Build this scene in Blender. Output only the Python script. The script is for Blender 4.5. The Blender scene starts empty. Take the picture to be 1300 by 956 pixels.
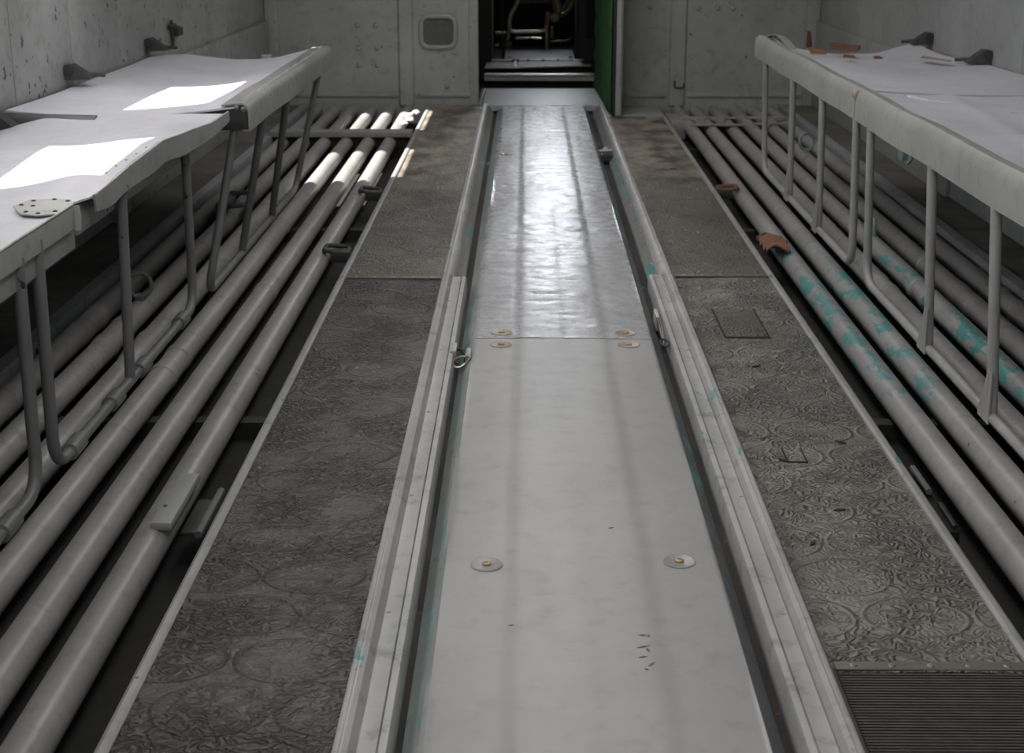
import bpy, bmesh, math, random
from mathutils import Vector, Matrix
random.seed(7)
SC = bpy.context.scene
COL = SC.collection
V = Vector

# ------------------------------------------------------------------ camera, world, lights, exposure
F = 1850.0                                           # focal length in pixels of the 1300 px wide frame
pitch = math.atan(543 / F)
yaw = math.atan(19 / F * math.cos(pitch))
cd = bpy.data.cameras.new('camera'); cam = bpy.data.objects.new('camera', cd); COL.objects.link(cam)
cd.sensor_width = 36; cd.lens = 36 * F / 1300; cd.shift_y = -45 / 1300
cam.location = (0, 0, 1.0); cam.rotation_euler = (math.pi / 2 - pitch, 0, yaw)
cd.dof.use_dof = True; cd.dof.focus_distance = 2.7; cd.dof.aperture_fstop = 10
cd.clip_start = 0.02
SC.camera = cam
vs = SC.view_settings
vs.view_transform = 'Standard'; vs.look = 'None'; vs.gamma = 1; vs.exposure = 0.0; vs.use_curve_mapping = False

w = bpy.data.worlds.new('sky'); SC.world = w; w.use_nodes = True
bg = w.node_tree.nodes['Background']; bg.inputs[0].default_value = (0.93, 0.95, 1.0, 1); bg.inputs[1].default_value = 0.42

def light(name, kind, loc, direction, energy, color=(1, 1, 1), **kw):
    l = bpy.data.lights.new(name, kind); l.energy = energy; l.color = color
    for k, v in kw.items(): setattr(l, k, v)
    o = bpy.data.objects.new(name, l); COL.objects.link(o); o.location = loc
    o.rotation_euler = V(direction).to_track_quat('-Z', 'Y').to_euler()
    return o
light('sun', 'SUN', (-4, 2, 6), (0.60, 0.15, -1.0), 17, (1.0, 0.95, 0.88), angle=0.006)
for i, y in enumerate((1.6, 4.0, 6.4)):              # added overhead fill, no openings modelled in the roof
    light('overhead_fill', 'AREA', (0.09, y, 1.93), (0, 0, -1), 13, (1.0, 0.975, 0.94), shape='RECTANGLE', size=0.55, size_y=1.3)
light('windshield_fill', 'AREA', (0.24, 12.1, 1.60), (0, -1, -0.15), 12, (0.90, 0.94, 1.0), shape='RECTANGLE', size=0.45, size_y=0.4)  # area light added at the unseen windshield to shape the floor highlight
for y in (1.7, 3.03, 4.22):                           # daylight in the portholes of the left side
    light('porthole_daylight', 'AREA', (-1.36, y, 1.16), (1, 0, -0.35), 5.5, (1.0, 0.98, 0.95), shape='RECTANGLE', size=0.36, size_y=0.5)
light('rear_fill', 'AREA', (0.09, -0.75, 1.3), (0, 1, -0.12), 1.3, (1.0, 0.98, 0.95), shape='RECTANGLE', size=2.2, size_y=1.3)  # weak fill added behind the camera at the unseen rear opening

# ------------------------------------------------------------------ materials
class NT:
    def __init__(s, name):
        s.m = bpy.data.materials.new(name); s.m.use_nodes = True
        s.t = s.m.node_tree; s.b = s.t.nodes['Principled BSDF']
        s.pos = s.t.nodes.new('ShaderNodeNewGeometry').outputs['Position']
    def n(s, kind, **kw):
        o = s.t.nodes.new(kind)
        for k, v in kw.items():
            if k.startswith('i_'): 
                key = k[2:]; key = int(key) if key.isdigit() else key
                if hasattr(v, 'links') or isinstance(v, bpy.types.NodeSocket): s.t.links.new(v, o.inputs[key])
                else: o.inputs[key].default_value = v
            else: setattr(o, k, v)
        return o
    def math(s, op, a, b=None, c=None, clamp=False):
        kw = {'i_0': a}
        if b is not None: kw['i_1'] = b
        if c is not None: kw['i_2'] = c
        o = s.n('ShaderNodeMath', operation=op, **kw); o.use_clamp = clamp
        return o.outputs[0]
    def noise(s, scale, detail=3, rough=0.55, vec=None, dist=0.0):
        o = s.n('ShaderNodeTexNoise', i_Scale=scale, i_Detail=detail, i_Roughness=rough, i_Distortion=dist)
        s.t.links.new(vec or s.pos, o.inputs['Vector']); return o.outputs['Fac']
    def scaled(s, x, y, z, off=(0, 0, 0)):
        o = s.n('ShaderNodeMapping'); s.t.links.new(s.pos, o.inputs[0]); o.inputs['Scale'].default_value = (x, y, z)
        o.inputs['Location'].default_value = off
        return o.outputs[0]
    def ramp(s, f, a, b):
        o = s.n('ShaderNodeMapRange', i_0=f, i_1=a, i_2=b); o.interpolation_type = 'SMOOTHSTEP'; return o.outputs[0]
    def mix(s, f, a, b):
        o = s.n('ShaderNodeMix', data_type='RGBA')
        for k, v in ((0, f), (6, a), (7, b)):
            if isinstance(v, bpy.types.NodeSocket): s.t.links.new(v, o.inputs[k])
            else: o.inputs[k].default_value = (*v, 1) if k else v
        return o.outputs[2]
    def bump(s, h, strength, dist):
        o = s.n('ShaderNodeBump', i_Height=h); o.inputs['Strength'].default_value = strength; o.inputs['Distance'].default_value = dist
        return o
TEAL = (0.07, 0.25, 0.25)
def paint(name, col, *a, tealy=None, **k): return _paint(name, col, *a, tealy=tealy, **k)
def _paint(name, col, rough=0.45, var=0.18, dirt=0.25, teal=0.0, specks=0.0, rust=0.0, bump=0.25, metal=0.0, seed=0, bscale=60, dirtcol=(0.05, 0.045, 0.04), tealy=None):
    k = NT(name)
    off = (seed * 3.1, seed * 1.7, seed)
    v = k.scaled(1, 1, 1, off)
    n1 = k.noise(3.5, 4, 0.6, v); n2 = k.noise(22, 4, 0.6, v)
    lo = tuple(c * (1 - var) for c in col); hi = tuple(min(1, c * (1 + var)) for c in col)
    c = k.mix(k.ramp(n1, 0.3, 0.7), lo, hi)
    c = k.mix(k.math('MULTIPLY', k.ramp(n2, 0.5, 0.8), dirt), c, dirtcol)
    if teal:
        t = k.math('MULTIPLY', k.ramp(k.noise(26, 5, 0.65, k.scaled(1, 0.35, 1, off)), 0.60 - teal * 0.06, 0.64 - teal * 0.06), k.ramp(k.noise(1.6, 2, 0.5, v), 0.56 - teal * 0.08, 0.64 - teal * 0.08))
        if tealy:
            sp = k.n('ShaderNodeSeparateXYZ'); k.t.links.new(k.pos, sp.inputs[0])
            t = k.math('MULTIPLY', t, k.math('MULTIPLY', k.ramp(sp.outputs[1], tealy[0], tealy[0] + 0.5), k.ramp(sp.outputs[1], tealy[1] + 0.6, tealy[1])))
        c = k.mix(t, c, TEAL)
    if specks:
        t = k.ramp(k.noise(38, 3, 0.5, k.scaled(1, 1, 0.8, off)), 0.74 - specks * 0.04, 0.76 - specks * 0.04)
        c = k.mix(t, c, (0.018, 0.025, 0.028))
    if rust:
        t = k.ramp(k.noise(30, 4, 0.6, k.scaled(1, 1, 1, (5, 2, 1))), 0.70 - rust * 0.05, 0.74 - rust * 0.05)
        c = k.mix(t, c, (0.16, 0.06, 0.025))
    k.t.links.new(c, k.b.inputs['Base Color'])
    k.t.links.new(k.math('ADD', k.math('MULTIPLY', n2, 0.25), rough - 0.12), k.b.inputs['Roughness'])
    k.b.inputs['Metallic'].default_value = metal
    if bump:
        b = k.bump(k.noise(bscale, 4, 0.6, v), bump, 0.002); k.t.links.new(b.outputs[0], k.b.inputs['Normal'])
    return k.m
def plain(name, col, rough=0.5, metal=0.0):
    k = NT(name); n = k.noise(40, 3)
    k.t.links.new(k.mix(k.ramp(n, 0.35, 0.7), tuple(c * 0.85 for c in col), tuple(min(1, c * 1.1) for c in col)), k.b.inputs['Base Color'])
    k.b.inputs['Roughness'].default_value = rough; k.b.inputs['Metallic'].default_value = metal
    return k.m

M = {}
M['sheet'] = paint('grey_gloss_paint', (0.32, 0.32, 0.32), 0.36, 0.06, 0.22, teal=0.0, rust=0.0, bump=0.12, bscale=45, dirtcol=(0.14, 0.13, 0.12))
M['sheet_worn'] = paint('grey_gloss_paint_worn', (0.37, 0.37, 0.39), 0.27, 0.08, 0.35, bump=0.22, bscale=30, seed=2, dirtcol=(0.15, 0.13, 0.13))
M['rail'] = paint('grey_rail_paint', (0.36, 0.36, 0.36), 0.42, 0.14, 0.5, teal=0.05, bump=0.2, seed=3)
M['flange'] = paint('chipped_teal_flange', (0.24, 0.27, 0.27), 0.45, 0.2, 0.4, teal=1.0, rust=0.9, bump=0.3, seed=4)
M['pipe'] = paint('grey_pipe_paint', (0.30, 0.293, 0.29), 0.36, 0.12, 0.4, teal=0.0, specks=0.2, bump=0.2, seed=5)
M['pipe_teal'] = paint('grey_pipe_paint_chipped_teal', (0.30, 0.293, 0.29), 0.36, 0.12, 0.4, teal=1.5, specks=0.2, bump=0.2, seed=26, tealy=(2.1, 4.3))
M['seat'] = paint('pale_seat_paint', (0.60, 0.60, 0.66), 0.50, 0.08, 0.14, specks=0.1, bump=0.25, bscale=14, seed=7, dirtcol=(0.25, 0.24, 0.23))
M['beam'] = paint('grey_beam_paint', (0.34, 0.345, 0.335), 0.45, 0.10, 0.3, teal=0.0, specks=0.2, bump=0.12, bscale=25, seed=8)
M['beam_left'] = paint('shaded_beam_paint', (0.26, 0.265, 0.26), 0.42, 0.12, 0.35, specks=0.5, bump=0.15, bscale=25, seed=28)  # beam paint darkened: shade on the left beams put into the colour
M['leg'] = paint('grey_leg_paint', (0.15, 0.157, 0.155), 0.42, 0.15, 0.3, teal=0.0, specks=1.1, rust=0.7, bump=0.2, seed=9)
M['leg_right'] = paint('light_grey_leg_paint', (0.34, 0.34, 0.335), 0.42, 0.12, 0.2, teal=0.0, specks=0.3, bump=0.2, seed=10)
M['wall'] = paint('grey_green_wall_paint', (0.26, 0.272, 0.265), 0.5, 0.14, 0.35, teal=0.0, specks=1.9, bump=0.2, bscale=20, seed=11)
M['wall_right'] = paint('grey_wall_paint', (0.27, 0.28, 0.28), 0.5, 0.10, 0.2, teal=0.0, specks=0.2, bump=0.2, bscale=20, seed=12)
M['bulk'] = paint('bulkhead_paint', (0.33, 0.34, 0.33), 0.42, 0.10, 0.35, teal=0.0, specks=0.2, rust=0.2, bump=0.3, bscale=35, seed=13)
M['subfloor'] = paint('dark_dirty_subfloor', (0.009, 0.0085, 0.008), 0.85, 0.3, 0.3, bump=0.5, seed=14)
M['ledge'] = paint('dusty_side_floor', (0.13, 0.125, 0.115), 0.85, 0.3, 0.6, specks=0.5, bump=0.8, bscale=90, seed=15)
M['kerb'] = paint('pale_kerb_paint', (0.29, 0.30, 0.31), 0.5, 0.15, 0.4, specks=1.0, bump=0.2, seed=16)
M['groove'] = paint('gritty_groove', (0.035, 0.03, 0.026), 0.9, 0.4, 0.6, rust=1.0, teal=0.5, bump=1.0, bscale=120, seed=17)
M['dark'] = plain('dark_paint', (0.022, 0.022, 0.02), 0.7)
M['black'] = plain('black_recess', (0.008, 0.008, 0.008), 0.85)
M['bracket'] = paint('dark_bracket', (0.03, 0.033, 0.031), 0.5, 0.2, 0.3, bump=0.3)
M['steel'] = plain('worn_steel', (0.45, 0.44, 0.42), 0.35, 0.9)
M['brass'] = plain('brassy_bolt', (0.45, 0.33, 0.20), 0.4, 0.6)
M['rust'] = paint('rusty_brown', (0.13, 0.055, 0.032), 0.6, 0.4, 0.6, bump=0.5)
M['wood'] = plain('ochre_splinter', (0.22, 0.12, 0.04), 0.6)
M['mint'] = paint('mint_green_bracket', (0.26, 0.36, 0.33), 0.45, 0.1, 0.2, bump=0.1)
M['cloth'] = paint('brown_rag_cloth', (0.19, 0.095, 0.06), 0.9, 0.4, 0.7, bump=0.6)
M['green'] = paint('green_quilted_cloth', (0.035, 0.15, 0.045), 0.75, 0.25, 0.3, bump=1.0, bscale=30)
M['glass_dark'] = plain('dusty_port_mesh', (0.10, 0.10, 0.10), 0.6)
M['ribrubber'] = plain('ribbed_rubber', (0.07, 0.065, 0.06), 0.75)
M['tread'] = plain('tread_metal', (0.10, 0.085, 0.085), 0.55, 0.2)
M['treadedge'] = plain('tread_edge', (0.5, 0.47, 0.43), 0.4, 0.3)
M['red'] = plain('red_strap', (0.45, 0.05, 0.04), 0.5)
M['white'] = plain('pale_strap', (0.5, 0.48, 0.44), 0.5)
M['olive'] = plain('olive_tubing', (0.20, 0.20, 0.10), 0.4, 0.3)
M['chrome'] = plain('chrome_tubing', (0.62, 0.55, 0.42), 0.3, 0.4)
M['ceiling'] = paint('ceiling_paint', (0.38, 0.39, 0.38), 0.6, 0.05, 0.1, bump=0.1)

def lino(name, col, worn):
    k = NT(name)
    sep = k.n('ShaderNodeSeparateXYZ'); k.t.links.new(k.pos, sep.inputs[0])
    wob = k.noise(9, 2, 0.5)
    u = k.math('DIVIDE', k.math('ADD', sep.outputs[0], k.math('MULTIPLY', k.math('SUBTRACT', wob, 0.5), 0.012)), 0.165)
    v = k.math('DIVIDE', k.math('ADD', sep.outputs[1], k.math('MULTIPLY', k.math('SUBTRACT', wob, 0.5), 0.02)), 0.135)
    row = k.math('FLOOR', v)
    u2 = k.math('ADD', u, k.math('MULTIPLY', k.math('MODULO', row, 2.0), 0.5))
    fu = k.math('SUBTRACT', k.math('FRACT', u2), 0.5); fv = k.math('SUBTRACT', k.math('FRACT', v), 0.5)
    d = k.math('SQRT', k.math('ADD', k.math('MULTIPLY', fu, fu), k.math('MULTIPLY', fv, fv)))
    def ring(r, wd): return k.math('SUBTRACT', 1.0, k.math('DIVIDE', k.math('ABSOLUTE', k.math('SUBTRACT', d, r)), wd), clamp=True)
    ang = k.math('ARCTAN2', fv, fu)
    ticks = k.math('MULTIPLY', ring(0.40, 0.05), k.math('ADD', 0.5, k.math('MULTIPLY', 0.5, k.math('SINE', k.math('MULTIPLY', ang, 44)))))
    petal = k.math('MULTIPLY', k.math('SINE', k.math('ADD', k.math('MULTIPLY', ang, 5), k.math('MULTIPLY', d, 34))), k.ramp(d, 0.36, 0.28))
    n = k.noise(42, 1.0, 0.5, dist=0.35)
    sq = k.math('SINE', k.math('MULTIPLY', n, 34))
    amp = k.math('ADD', 0.25, k.math('MULTIPLY', 0.9, k.ramp(k.noise(7, 2), 0.38, 0.62)))
    h = k.math('ADD', k.math('MULTIPLY', ring(0.46, 0.035), 1.6), k.math('ADD', k.math('MULTIPLY', ticks, 0.8), k.math('MULTIPLY', k.math('ADD', sq, k.math('MULTIPLY', petal, 0.35)), amp)))
    h = k.math('ADD', h, k.math('MULTIPLY', k.noise(160, 3), 0.5))
    b = k.bump(h, 1.0, 0.0034 * worn); k.t.links.new(b.outputs[0], k.b.inputs['Normal'])
    n1 = k.noise(2.2, 4, 0.6); n2 = k.noise(30, 4, 0.65)
    c = k.mix(k.ramp(n1, 0.35, 0.68), tuple(x * 0.78 for x in col), tuple(x * 1.22 for x in col))
    far = k.ramp(sep.outputs[1], 5.0, 6.2)                                  # worn, dusty far end; the lit area there is painted in too
    c = k.mix(k.math('MULTIPLY', far, k.ramp(k.noise(9, 4, 0.6, k.scaled(1, 0.6, 1)), 0.35, 0.65)), c, (0.33, 0.295, 0.24))
    c = k.mix(k.math('MULTIPLY', k.ramp(n2, 0.48, 0.75), 0.55), c, (0.06, 0.055, 0.05))
    c = k.mix(k.math('MULTIPLY', k.ramp(h, 0.4, -1.0), 0.45 * worn), c, (0.045, 0.04, 0.035))      # darker in the hollows of the relief
    k.t.links.new(c, k.b.inputs['Base Color'])
    k.b.inputs['Roughness'].default_value = 0.45
    return k.m
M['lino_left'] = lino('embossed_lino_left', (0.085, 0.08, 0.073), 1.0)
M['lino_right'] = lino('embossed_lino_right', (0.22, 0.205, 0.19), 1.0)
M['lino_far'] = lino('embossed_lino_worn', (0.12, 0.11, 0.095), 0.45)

# ------------------------------------------------------------------ geometry helpers
def rnd_path(pts, r, n=6):
    """fillet the inner corners of a polyline"""
    pts = [V(p) for p in pts]; out = [pts[0]]
    for a, b, c in zip(pts, pts[1:], pts[2:]):
        d1 = (a - b); d2 = (c - b); q = min(r, d1.length * 0.49, d2.length * 0.49)
        p1 = b + d1.normalized() * q; p2 = b + d2.normalized() * q
        for i in range(n + 1):
            t = i / n; out.append((1 - t) ** 2 * p1 + 2 * t * (1 - t) * b + t * t * p2)
    out.append(pts[-1]); return out
class MB:
    def __init__(s): s.bm = bmesh.new()
    def box(s, x0, x1, y0, y1, z0, z1, bevel=0.0):
        t = bmesh.new(); bmesh.ops.create_cube(t, size=1)
        for v in t.verts: v.co = V(((x0 + x1) / 2 + v.co.x * (x1 - x0), (y0 + y1) / 2 + v.co.y * (y1 - y0), (z0 + z1) / 2 + v.co.z * (z1 - z0)))
        if bevel: bmesh.ops.bevel(t, geom=t.edges[:], offset=bevel, segments=2, affect='EDGES', profile=0.6)
        s._add(t); return s
    def _add(s, t):
        m = {}
        for v in t.verts: m[v] = s.bm.verts.new(v.co)
        for f in t.faces: s.bm.faces.new([m[v] for v in f.verts])
        t.free()
    def tube(s, path, r, seg=14, cap=True, rs=None):
        path = [V(p) for p in path]; n = len(path); prev = None; rings = []
        up = V((0, 0, 1))
        for i, p in enumerate(path):
            d = (path[min(i + 1, n - 1)] - path[max(i - 1, 0)]).normalized()
            if prev is None:
                a = up if abs(d.z) < 0.9 else V((1, 0, 0)); u = d.cross(a).normalized()
            else: u = (prev - d * prev.dot(d)).normalized()
            prev = u; v = d.cross(u); rr = rs[i] if rs else r
            rings.append([s.bm.verts.new(p + u * math.cos(2 * math.pi * k / seg) * rr + v * math.sin(2 * math.pi * k / seg) * rr) for k in range(seg)])
        for a, b in zip(rings, rings[1:]):
            for k in range(seg): s.bm.faces.new([a[k], a[(k + 1) % seg], b[(k + 1) % seg], b[k]])
        if cap: s.bm.faces.new(rings[0][::-1]); s.bm.faces.new(rings[-1])
        return s
    def sweep(s, prof, ys, fx=None, closed=True):
        """profile [(x,z)..] swept along Y; fx(x,y,z)->point"""
        fx = fx or (lambda x, y, z: (x, y, z)); rings = []
        for y in ys: rings.append([s.bm.verts.new(fx(x, y, z)) for x, z in prof])
        n = len(prof)
        for a, b in zip(rings, rings[1:]):
            for k in range(n if closed else n - 1): s.bm.faces.new([a[k], a[(k + 1) % n], b[(k + 1) % n], b[k]])
        if closed: s.bm.faces.new(rings[0][::-1]); s.bm.faces.new(rings[-1])
        return s
    def slab(s, nx, ny, top, thick=0.004):
        """grid surface top(i/nx, j/ny)->Vector with a thickness below"""
        T = [[s.bm.verts.new(top(i / nx, j / ny)) for j in range(ny + 1)] for i in range(nx + 1)]
        B = [[s.bm.verts.new(V(T[i][j].co) - V((0, 0, thick))) for j in range(ny + 1)] for i in range(nx + 1)]
        for i in range(nx):
            for j in range(ny):
                s.bm.faces.new([T[i][j], T[i + 1][j], T[i + 1][j + 1], T[i][j + 1]])
                s.bm.faces.new([B[i][j], B[i][j + 1], B[i + 1][j + 1], B[i + 1][j]])
        for i in range(nx):
            s.bm.faces.new([T[i][0], B[i][0], B[i + 1][0], T[i + 1][0]]); s.bm.faces.new([T[i][ny], T[i + 1][ny], B[i + 1][ny], B[i][ny]])
        for j in range(ny):
            s.bm.faces.new([T[0][j], T[0][j + 1], B[0][j + 1], B[0][j]]); s.bm.faces.new([T[nx][j], B[nx][j], B[nx][j + 1], T[nx][j + 1]])
        return s
    def prism(s, pts, d):
        """closed polygon of 3-D points extruded by vector d"""
        d = V(d); a = [s.bm.verts.new(V(p)) for p in pts]; b = [s.bm.verts.new(V(p) + d) for p in pts]; n = len(pts)
        s.bm.faces.new(a[::-1]); s.bm.faces.new(b)
        for k in range(n): s.bm.faces.new([a[k], a[(k + 1) % n], b[(k + 1) % n], b[k]])
        return s
    def lathe(s, c, axis, prof, seg=24):
        c = V(c); q = V(axis).normalized().to_track_quat('Z', 'Y'); rings = []
        for r, h in prof: rings.append([s.bm.verts.new(c + q @ V((r * math.cos(2 * math.pi * k / seg), r * math.sin(2 * math.pi * k / seg), h))) for k in range(seg)])
        for a, b in zip(rings, rings[1:]):
            for k in range(seg): s.bm.faces.new([a[k], a[(k + 1) % seg], b[(k + 1) % seg], b[k]])
        s.bm.faces.new(rings[0][::-1]); s.bm.faces.new(rings[-1])
        return s
    def build(s, name, mat, parent=None, smooth=35):
        bmesh.ops.remove_doubles(s.bm, verts=s.bm.verts[:], dist=1e-6)
        bmesh.ops.recalc_face_normals(s.bm, faces=s.bm.faces[:])
        for e in s.bm.edges:
            if len(e.link_faces) == 2 and e.calc_face_angle(0) > math.radians(smooth): e.smooth = False
        for f in s.bm.faces: f.smooth = True
        me = bpy.data.meshes.new(name); 
        L = V((0, 0, 0)); q = parent
        while q: L += q.location; q = q.parent
        if parent is None:                                       # origin at the base of the thing itself
            xs = [v.co for v in s.bm.verts]
            L = V(((min(v.x for v in xs) + max(v.x for v in xs)) / 2, (min(v.y for v in xs) + max(v.y for v in xs)) / 2, min(v.z for v in xs)))
        for v in s.bm.verts: v.co -= L
        s.bm.to_mesh(me); s.bm.free(); me.materials.append(mat)
        o = bpy.data.objects.new(name, me); COL.objects.link(o); o.parent = parent
        if parent is None: o.location = L
        return o
def tag(o, label=None, cat=None, group=None, kind=None):
    if label: o['label'] = label
    if cat: o['category'] = cat
    if group: o['group'] = group
    if kind: o['kind'] = kind
    return o
def thing(name, loc, label, cat, group=None):
    o = bpy.data.objects.new(name, None); COL.objects.link(o); o.location = loc; o.empty_display_size = 0.1
    return tag(o, label, cat, group)
def struct(o, label=None, cat='structure'): return tag(o, label, cat, kind='structure')
def yr(a, b, step): 
    n = max(1, round((b - a) / step)); return [a + (b - a) * i / n for i in range(n + 1)]

XL, XR, YB, YR = -1.40, 1.56, 7.97, -0.7          # side walls, bulkhead, open rear
CX = 0.09

# ------------------------------------------------------------------ structure
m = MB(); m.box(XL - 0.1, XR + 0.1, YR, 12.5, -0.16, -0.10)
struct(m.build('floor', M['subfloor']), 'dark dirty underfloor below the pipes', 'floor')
for side, s, x0, x1 in (('left', 'left', XL, -1.225), ('right', 'right', 1.405, XR)):
    m = MB(); m.box(x0, x1, YR, YB, -0.09, -0.002)
    struct(m.build('trim_1' if s == 'left' else 'trim_2', M['ledge']), 'dusty ledge at the foot of the %s wall' % s, 'ledge')
    m = MB(); kx = -1.225 if s == 'left' else 1.365
    m.box(kx, kx + 0.04, YR, YB, -0.10, 0.006, 0.004)
    struct(m.build('trim_3' if s == 'left' else 'trim_4', M['kerb']), 'pale kerb strip along the %s pipes' % s, 'trim')

def side_wall(name, x, sgn, mat, seams, wins, label):
    """panelled wall; sgn = outward direction"""
    m = MB(); t = 0.05; xa, xb = (x, x + sgn * t) if sgn > 0 else (x - t, x)
    def sl(y0, y1, z0, z1): m.box(xa, xb, y0, y1, z0, z1, 0.002)
    ys = [YR] + seams + [YB + 0.3]
    for a, b in zip(ys, ys[1:]): sl(a + 0.002, b - 0.002, -0.09, 0.83)
    edges = [YR]
    for a, b, g, h in wins: edges += [a, b]; m.box(xa, xb, a, b, h, 1.62); m.box(xa, xb, a, b, 0.831, g)
    edges.append(YB + 0.3)
    for a, b in zip(edges[::2], edges[1::2]): sl(a, b, 0.831, 1.62)
    m.box(x + sgn * 0.052, x + sgn * 0.06, YR, YB + 0.3, -0.09, 0.83)
    o = struct(m.build(name, mat), label, 'wall')
    # lower ledge panel with its rolled top
    n = MB(); th = 0.022 * -sgn
    x0, x1 = sorted((x, x + th)); n.box(x0, x1, 4.8 if sgn < 0 else 5.3, YB, 0.0, 0.452, 0.004)
    n.build('lower_panel', mat, o)
    n = MB()
    x0, x1 = sorted((x, x - sgn * 0.006)); n.box(x0, x1, YR, YB, 0.0, 0.075, 0.002); n.build('skirting', M['kerb'], o)
    return o
LW = [(1.4, 1.95, 0.925, 1.44), (2.84, 3.36, 0.915, 1.44), (3.94, 4.56, 0.925, 1.44), (5.42, 6.20, 0.84, 1.61), (6.75, 7.50, 0.84, 1.61)]
RW = []
WL = side_wall('wall_left', XL, -1, M['wall'], [1.4, 2.8, 4.009, 4.539, 5.095, 6.426], LW, 'chipped grey green side wall above the left benches')
WR = side_wall('wall_right', XR, 1, M['wall_right'], [1.6, 3.2, 4.668, 6.543], RW, 'grey side wall above the right benches')
wi = 0
for side, wins in ((-1, LW), (1, RW)):
    x = XL if side < 0 else XR
    for a, b, z0, z1 in wins:
        wi += 1; m = MB(); t = 0.018; x0, x1 = sorted((x - side * 0.004, x + side * 0.05))
        m.box(x0, x1, a, a + t, z0, z1); m.box(x0, x1, b - t, b, z0, z1); m.box(x0, x1, a + t, b - t, z0, z0 + t); m.box(x0, x1, a + t, b - t, z1 - t, z1)
        struct(m.build('window_%d' % wi, M['beam']), 'open porthole frame in the %s wall' % ('left' if side < 0 else 'right'), 'window')
# vaulted ceiling
m = MB(); N = 14; prof = []
for i in range(N + 1):
    a = math.pi * i / N; prof.append((CX + 1.51 * math.cos(a), 1.6 + 0.42 * math.sin(a)))
prof += [(x, z + 0.05) for x, z in prof[::-1]]
m.sweep(prof, [YR, YB + 0.3])
struct(m.build('ceiling', M['ceiling']), 'vaulted cabin roof', 'ceiling')

# bulkhead
m = MB(); DL, DR = -0.264, 0.490
m.box(XL - 0.05, DL, YB, YB + 0.04, -0.1, 2.0); m.box(DR, XR + 0.05, YB, YB + 0.04, -0.1, 2.0); m.box(DL, DR, YB, YB + 0.04, 1.85, 2.0)
W = struct(m.build('wall_front', M['bulk']), 'grey riveted bulkhead around the doorway', 'wall')
m = MB()
for a, b in ((-1.37, -0.69), (-0.60, DL - 0.03), (DR + 0.05, 0.755), (0.87, 1.5)): m.box(a, b, YB - 0.012, YB, 0.045, 0.062, 0.004)
m.build('flange', M['bulk'], W)
for a, b in ((-0.695, -0.605), (0.765, 0.862)):
    m = MB(); m.sweep([(a, 0), (a + 0.012, -0.014), (b - 0.012, -0.014), (b, 0)], [0, 1], fx=lambda x, y, z: (x, YB + z, 0.0 + y * 1.9)); m.build('rib', M['bulk'], W)
for a, b in ((-1.399, -1.33), (1.49, 1.559)):
    m = MB(); m.box(a, b, YB - 0.05, YB, 0, 1.9, 0.01); m.build('corner_post', M['bulk'], W)
m = MB(); m.box(DL - 0.045, DL + 0.004, YB - 0.012, YB + 0.06, 0, 1.85, 0.005); m.build('door_jamb', M['bulk'], W)
m = MB(); m.box(DR, DR + 0.04, YB - 0.012, YB + 0.06, 0, 1.85, 0.005); m.build('door_jamb', M['bulk'], W)
for x, z in [(-0.907, 0.425), (-0.81, 0.425), (-0.905, 0.304), (-0.808, 0.304), (-0.903, 0.213), (-0.805, 0.213), (0.657, 0.52), (0.80, 0.52), (0.917, 0.515), (1.02, 0.515), (1.10, 0.513), (-0.43, 0.10)]:
    m = MB(); m.lathe((x, YB, z), (0, -1, 0), [(0.013, -0.001), (0.013, 0.004), (0.009, 0.010), (0.003, 0.012)], 12); m.build('bolt', M['bulk'], W)
m = MB(); rng = random.Random(3)
for x in (-0.715, -0.585, 0.745, 0.885):
    for i in range(14): m.lathe((x, YB, 0.08 + 0.037 * i), (0, -1, 0), [(0.004, -0.001), (0.003, 0.003)], 6)
tag(m.build('rivets', M['bulk'], W), kind='stuff')
m = MB(); m.tube(rnd_path([(0.80, YB, 0.13), (0.80, YB - 0.02, 0.13), (0.80, YB - 0.02, 0.095), (0.85, YB - 0.02, 0.095), (0.85, YB - 0.02, 0.12)], 0.01), 0.005, 8); m.build('hook', M['bracket'], W)
# blanked port with a raised rounded rim
T = thing('inspection_port', (-0.474, YB, 0.31), 'rounded rectangular port with raised rim left of the doorway', 'port')
def rrect(cx, cz, hw, hh, r, n=6):
    p = []
    for sx, sz, a0 in ((1, 1, 0), (-1, 1, 90), (-1, -1, 180), (1, -1, 270)):
        for i in range(n + 1):
            a = math.radians(a0 + 90 * i / n); p.append((cx + sx * (hw - r) + r * math.cos(a), cz + sz * (hh - r) + r * math.sin(a)))
    return p
m = MB(); p = rrect(-0.474, 0.39, 0.092, 0.082, 0.045); m.tube([(x, YB - 0.006, z) for x, z in p + p[:2]], 0.013, 8, cap=False); m.build('rim', M['bulk'], T)
m = MB(); p = rrect(-0.474, 0.39, 0.084, 0.074, 0.04); m.prism([(x, YB - 0.004, z) for x, z in p], (0, 0.003, 0)); tag(m.build('screen', M['glass_dark'], T), 'dusty grey screen')

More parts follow.
